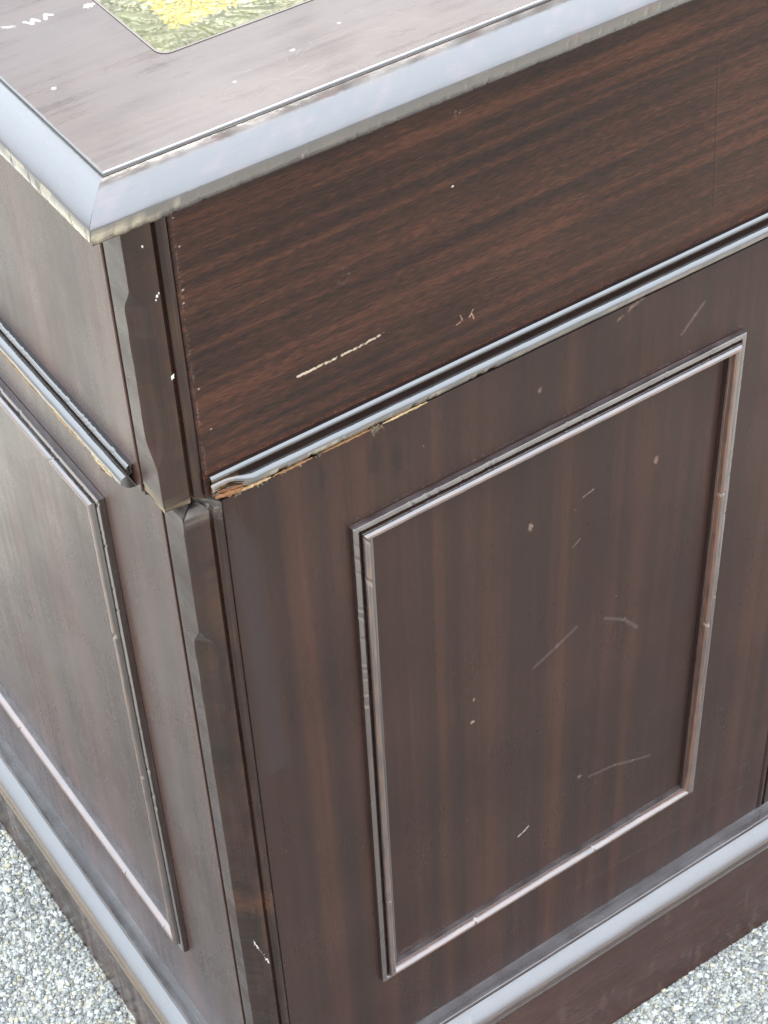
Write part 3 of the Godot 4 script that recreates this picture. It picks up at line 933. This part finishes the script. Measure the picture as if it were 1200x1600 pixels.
func build_leather(top: Node) -> void:
	# green hide with a gold-tooled border; u runs along the front edge, v away from it
	var w := 1536; var h := 1024
	var size := Vector2(0.45, 0.30)
	var ppm := w / size.x
	var a := layer(w, h, 6, 6, 0.10, 301, 3)
	var b := layer(w, h, 1, 1, 0.12, 302, 2)
	var px := PackedByteArray()
	px.resize(w * h * 3)
	for i in w * h:
		var t := a[i] / 255.0
		var s := b[i] / 255.0
		var g := 0.75 + 0.35 * t + 0.25 * (s - 0.5)
		px[i * 3] = clampi(int(70 * g), 0, 255); px[i * 3 + 1] = clampi(int(73 * g), 0, 255); px[i * 3 + 2] = clampi(int(36 * g), 0, 255)
	var im := Image.create_from_data(w, h, false, Image.FORMAT_RGB8, px)
	var gold := Color(0.20, 0.158, 0.012)
	# gilt border: a solid-looking band of leafage 11 to 30 mm in from the edge, broken by dark veins and curls
	var band := layer(w, h, 3, 3, 0.09, 303, 2)
	var vein := layer(w, h, 2, 2, 0.075, 304, 3)
	var gs := gold.linear_to_srgb()
	for y in h:
		for x in w:
			var mm := minf(x, h - 1 - y) / ppm
			if mm > 0.009 and mm < 0.034:
				var lobe := 0.0010 * sin(maxf(x, h - 1 - y) / ppm * 1500.0) + 0.0022 * (band[y * w + x] - 127.5) / 127.5
				var k := sstep(0.0118, 0.0126, mm + lobe) * sstep(0.0310, 0.0302, mm + lobe)
				var vn := absf(vein[y * w + x] - 127.5)
				k *= sstep(3.0, 13.0, vn) * (0.8 + 0.2 * band[y * w + x] / 255.0)
				if k > 0.01:
					im.set_pixel(x, y, im.get_pixel(x, y).lerp(gs, k))
	var bump := layer(w, h, 3, 3, 0.16, 301, 3)
	var pk := layer(w, h, 4, 4, 0.03, 306, 2)
	for y in h:
		for x in w:
			var i := y * w + x
			var along := float(x) if (h - 1 - y) < x else float(h - 1 - y)
			var into := minf(x, h - 1 - y)
			var edge_k := sstep(0.0125 * ppm, 0.006 * ppm, into)
			var ridge := sin((along + into * 0.8) / ppm * 560.0 + (pk[i] - 127.5) * 0.03)
			bump[i] = clampi(int(128.0 + (bump[i] - 127.5) * 0.45 + ridge * 40.0 * edge_k * pk[i] / 150.0), 0, 255)
			var worn := edge_k * sstep(0.1, 0.8, ridge * 0.5 + (pk[i] - 127.5) / 90.0)
			if worn > 0.02:
				im.set_pixel(x, y, im.get_pixel(x, y).lerp(Color(0.40, 0.42, 0.31), worn * 0.5))
	var hm := Image.create_from_data(w, h, false, Image.FORMAT_L8, bump)
	hm.bump_map_to_normal_map(7.0)
	var m := textured(im, 0.40, 0.36, 60)
	m.normal_enabled = true
	m.normal_texture = ImageTexture.create_from_image(hm)
	m.normal_scale = 1.0
	var x0 := 0.0492; var z0 := -0.0495
	var lw := DESK_W - 2 * x0; var ld := DESK_D - 2 * absf(z0)
	# hide laid in, gently rising to a rolled edge with a rounded corner
	var st := SurfaceTool.new()
	st.begin(Mesh.PRIMITIVE_TRIANGLES)
	var loops := [[0.0, 0.00010], [0.0006, 0.00055], [0.0016, 0.00075], [0.0040, 0.00070]]
	var rings := []
	for l in loops:
		var ring := PackedVector2Array()
		var inset: float = l[0]
		for c in 4:
			var cx := lw - 0.005 if (c == 1 or c == 2) else 0.005
			var cy := ld - 0.005 if c >= 2 else 0.005
			for j in 5:
				var an := PI + c * PI / 2 + j * PI / 8
				ring.append(Vector2(cx + cos(an) * (0.005 - inset) , cy + sin(an) * (0.005 - inset)))
		rings.append(ring)
	var put := func(p: Vector2, y: float, n: Vector3):
		st.set_uv(Vector2(p.x / size.x, 1.0 - p.y / size.y))
		st.set_normal(n)
		st.set_tangent(Plane(1, 0, 0, 1))
		st.add_vertex(Vector3(x0 + p.x, TOP_Y + y, z0 - p.y))
	for l in 3:
		var ra: PackedVector2Array = rings[l]; var rb: PackedVector2Array = rings[l + 1]
		for j in ra.size():
			var k := (j + 1) % ra.size()
			var ya: float = loops[l][1]; var yb: float = loops[l + 1][1]
			var quad := [[ra[j], ya], [rb[k], yb], [ra[k], ya], [ra[j], ya], [rb[j], yb], [rb[k], yb]]
			for v in quad:
				put.call(v[0], v[1], Vector3.UP)
	var last: PackedVector2Array = rings[3]
	for j in last.size():
		var k := (j + 1) % last.size()
		put.call(last[j], 0.0007, Vector3.UP); put.call(Vector2(lw / 2, ld / 2), 0.0007, Vector3.UP); put.call(last[k], 0.0007, Vector3.UP)
	var o := add_named("leather_inlay", st.commit(), m, top)
	o.set_meta("label", "green leather writing surface with gilt border")
	# the dark gap and pale line round the hide
	var rim := SurfaceTool.new()
	rim.begin(Mesh.PRIMITIVE_TRIANGLES)
	var r0: PackedVector2Array = rings[0]
	for j in r0.size():
		var k := (j + 1) % r0.size()
		var ctr := Vector2(lw / 2, ld / 2)
		var grow := func(p: Vector2, d: float) -> Vector2:
			return Vector2(p.x + d * signf(p.x - ctr.x), p.y + d * signf(p.y - ctr.y))
		for strip in [[-0.0002, 0.0005, 0.0002, Color(0.016, 0.010, 0.008)], [0.0005, 0.0009, 0.00032, Color(0.12, 0.10, 0.075)]]:
			var a0: Vector2 = grow.call(r0[j], strip[0]); var a1: Vector2 = grow.call(r0[k], strip[0])
			var b0: Vector2 = grow.call(r0[j], strip[1]); var b1: Vector2 = grow.call(r0[k], strip[1])
			for p in [a0, a1, b1, a0, b1, b0]:
				rim.set_color(strip[3]); rim.set_normal(Vector3.UP)
				rim.add_vertex(Vector3(x0 + p.x, TOP_Y + strip[2], z0 - p.y))
	add_named("inlay_border", rim.commit(), vertex_wood(0.5), top)

# ------------------------------------------------------------------ marks and wear with a shape of their own

func at_frieze(x: float, y: float) -> Vector2:   # millimetres on the frieze to pixels
	return Vector2((x - 20.0) / 1000.0 * 2048.0 / 0.42, 744.0 - (y - 611.5) / 1000.0 * 744.0 / 0.1526)

func mark_frieze(im: Image) -> void:
	var pale := Color(0.36, 0.31, 0.23)
	stroke(im, [at_frieze(66, 652.2), at_frieze(83, 652.5), at_frieze(95, 653.0), at_frieze(107.9, 654.1)], 3.0, pale, 0.9, 0.25)
	stroke(im, [at_frieze(66, 652.2), at_frieze(74, 652.3)], 3.4, pale, 0.9)
	for j in 9:
		var an := j * TAU / 8.0
		stroke(im, [at_frieze(90 + 3.0 * cos(an), 691 + 3.6 * sin(an)), at_frieze(90 + 3.0 * cos(an + 0.8), 691 + 3.6 * sin(an + 0.8))], 3.5, Color(0.08, 0.065, 0.06), 0.2, 0.3)
	blot(im, at_frieze(143, 710.5), 3.4, 3.0, Color(0.5, 0.46, 0.40), 0.9)
	for j in 14:
		blot(im, at_frieze(145 + rng.randfn() * 2.0, 743 + rng.randfn() * 1.2), rng.randf_range(1.2, 3.6), 1.6, Color(0.15, 0.135, 0.125), 0.45)
	stroke(im, [at_frieze(153, 640), at_frieze(152, 643), at_frieze(150.5, 642), at_frieze(152.5, 645)], 1.6, Color(0.30, 0.20, 0.15), 0.7)
	stroke(im, [at_frieze(146, 645), at_frieze(147, 642)], 1.6, Color(0.28, 0.18, 0.14), 0.7)
	stroke(im, [at_frieze(144, 641), at_frieze(146, 641.6)], 1.6, Color(0.28, 0.18, 0.14), 0.7)
	# dust caught along the bead and above the waist moulding
	for j in 260:
		var y := rng.randf_range(624, 760)
		blot(im, at_frieze(19.6 + absf(rng.randfn()) * 0.7, y), rng.randf_range(0.8, 2.6), rng.randf_range(0.8, 3.4), Color(0.12, 0.105, 0.095), 0.4)
	for j in 500:
		blot(im, at_frieze(rng.randf_range(20, 330), 624.3 + absf(rng.randfn()) * 1.1), rng.randf_range(0.8, 2.2), rng.randf_range(0.6, 1.6), Color(0.12, 0.105, 0.10), 0.4)
	for q in [[21, 748], [22, 735], [21, 716], [20.6, 710], [22, 668], [25, 646]]:
		blot(im, at_frieze(q[0], q[1]), rng.randf_range(1.6, 3.0), rng.randf_range(1.4, 2.6), Color(0.40, 0.36, 0.31), 0.8, 1.0)
	# where two sheets of veneer meet, the second a little redder
	stroke(im, [at_frieze(281, 716), at_frieze(284.5, 668), at_frieze(286.5, 640)], 2.4, Color(0.05, 0.023, 0.015), 0.45)
	stroke(im, [at_frieze(280, 716), at_frieze(283.5, 668), at_frieze(285.5, 640)], 1.6, Color(0.007, 0.005, 0.0045), 0.45)

func at_panel(x: float, y: float) -> Vector2:    # millimetres on the front panel to pixels (1024 x 1568)
	return Vector2((x - 25.0) / 1000.0 * 1024.0 / 0.348, 1568.0 - (y - 115.5) / 1000.0 * 1568.0 / 0.5325)

func mark_panel(im: Image) -> void:
	var grey := Color(0.13, 0.11, 0.105)
	var pale := Color(0.24, 0.19, 0.155)
	stroke(im, [at_panel(188.6, 398.5), at_panel(203, 405), at_panel(215.3, 411.3)], 3.6, grey, 0.32)
	stroke(im, [at_panel(234.5, 405.7), at_panel(248, 396.2), at_panel(257.5, 384.1)], 3.0, grey, 0.36)
	stroke(im, [at_panel(229.8, 278.4), at_panel(248.5, 274.9), at_panel(262, 269), at_panel(275.3, 264.0)], 2.8, grey, 0.36)
	blot(im, at_panel(222.7, 283.7), 5, 4, pale, 0.6)
	blot(im, at_panel(149, 382.8), 5, 4, pale, 0.8)
	blot(im, at_panel(149.9, 399.6), 2.5, 4, pale, 0.7)
	stroke(im, [at_panel(180, 262), at_panel(184, 263.5), at_panel(187, 266)], 1.8, Color(0.32, 0.29, 0.26), 0.8)
	blot(im, at_panel(184.1, 501.4), 5, 9, pale, 0.6, 0.5)
	blot(im, at_panel(261.5, 502.3), 5, 9, Color(0.18, 0.115, 0.095), 0.7, 0.5)
	stroke(im, [at_panel(216, 503.0), at_panel(222, 504.5)], 1.6, pale, 0.5)
	stroke(im, [at_panel(211, 472.0), at_panel(215, 475)], 1.8, pale, 0.4)
	blot(im, at_panel(187.6, 584.3), 4, 6, pale, 0.45, 0.5)
	stroke(im, [at_panel(231.3, 603.3), at_panel(236, 604), at_panel(239, 607), at_panel(248, 609.5)], 2.6, Color(0.16, 0.11, 0.09), 0.6, 0.1)
	stroke(im, [at_panel(271.3, 575.9), at_panel(279, 584), at_panel(283.7, 588.8)], 2.8, Color(0.12, 0.08, 0.07), 0.5)
	# a wiped, bluish film beside the post and under the moulding
	for j in 9:
		var x := 27.0 + j * 1.3
		stroke(im, [at_panel(x, 600 - j * 3), at_panel(x + 2, 520 - j * 6), at_panel(x + 3, 430)], 9.0, Color(0.045, 0.045, 0.048), 0.08)
	for q in [[72, 596, 6, 24], [98, 592, 12, 30], [110, 586, 10, 26]]:
		blot(im, at_panel(q[0], q[1]), q[2], q[3], Color(0.012, 0.009, 0.008), 0.35, 0.7)
	# dust in the corner above the base moulding and at the foot of the frame
	for j in 420:
		blot(im, at_panel(rng.randf_range(26, 370), 139.5 + absf(rng.randfn()) * 2.2), rng.randf_range(0.8, 2.2), rng.randf_range(0.6, 1.6), Color(0.12, 0.11, 0.105), 0.35)
	for j in 160:
		blot(im, at_panel(96 + absf(rng.randfn()) * 20.0, 218.5 + absf(rng.randfn()) * 1.8), rng.randf_range(0.8, 2.0), rng.randf_range(0.6, 1.6), Color(0.13, 0.115, 0.11), 0.4)
	for j in 260:
		blot(im, at_panel(rng.randf_range(84, 312), 561.5 + absf(rng.randfn()) * 1.0), rng.randf_range(0.8, 2.0), rng.randf_range(0.6, 1.4), Color(0.12, 0.105, 0.10), 0.4)
	for j in 50:
		blot(im, at_panel(rng.randf_range(30, 370), rng.randf_range(150, 600)), rng.randf_range(0.8, 1.8), rng.randf_range(0.8, 1.8), pale, 0.5)
	# long rub along the lower rail
	stroke(im, [at_panel(225, 176), at_panel(300, 172), at_panel(368, 174)], 2.0, Color(0.06, 0.05, 0.047), 0.5, 0.2)

func mark_end(im: Image) -> void:
	for j in 90:
		blot(im, Vector2(rng.randf() * 1023, rng.randf() * 1023), rng.randf_range(0.8, 1.8), rng.randf_range(0.8, 1.8), Color(0.2, 0.18, 0.16), 0.5)
	for j in 14:
		var p := Vector2(rng.randf() * 1023, rng.randf() * 1023)
		stroke(im, [p, p + Vector2(rng.randfn() * 10, rng.randfn() * 14)], 1.1, Color(0.08, 0.07, 0.065), 0.4)

func at_top(x: float, z: float) -> Vector2:      # millimetres on the desk top to pixels
	return Vector2((x + 5.4) / 1000.0 * 1536.0 / 0.45, 1024.0 - (5.4 - z) / 1000.0 * 1024.0 / 0.30)

func mark_top(im: Image) -> void:
	var white := Color(0.42, 0.40, 0.37)
	blot(im, at_top(44.4, -97.9), 8, 6, Color(0.7, 0.62, 0.42), 0.9)
	stroke(im, [at_top(19, -102), at_top(21, -99), at_top(22.5, -102), at_top(24, -99)], 2.2, white, 0.85)
	stroke(im, [at_top(26.5, -99), at_top(28, -102), at_top(30, -100.4)], 2.2, white, 0.85)
	stroke(im, [at_top(10, -104), at_top(15, -101)], 3.0, white, 0.5, 0.3)
	blot(im, at_top(6.2, -53.1), 3.4, 3.4, white, 0.9)
	blot(im, at_top(59.8, -16.7), 2.4, 2.4, white, 0.9)
	blot(im, at_top(87.9, -22.4), 4.0, 3.0, white, 0.9)
	blot(im, at_top(112, -28), 2.4, 2.4, white, 0.8)
	for j in 24:
		blot(im, at_top(rng.randf_range(0, 430), rng.randf_range(-280, 4)), rng.randf_range(0.7, 1.6), rng.randf_range(0.7, 1.4), white, 0.25)
	for j in 30:
		var p := at_top(rng.randf_range(60, 200), rng.randf_range(-30, 4))
		stroke(im, [p, p + Vector2(rng.randfn() * 14, rng.randfn() * 8)], 1.4, Color(0.12, 0.11, 0.10), 0.25)
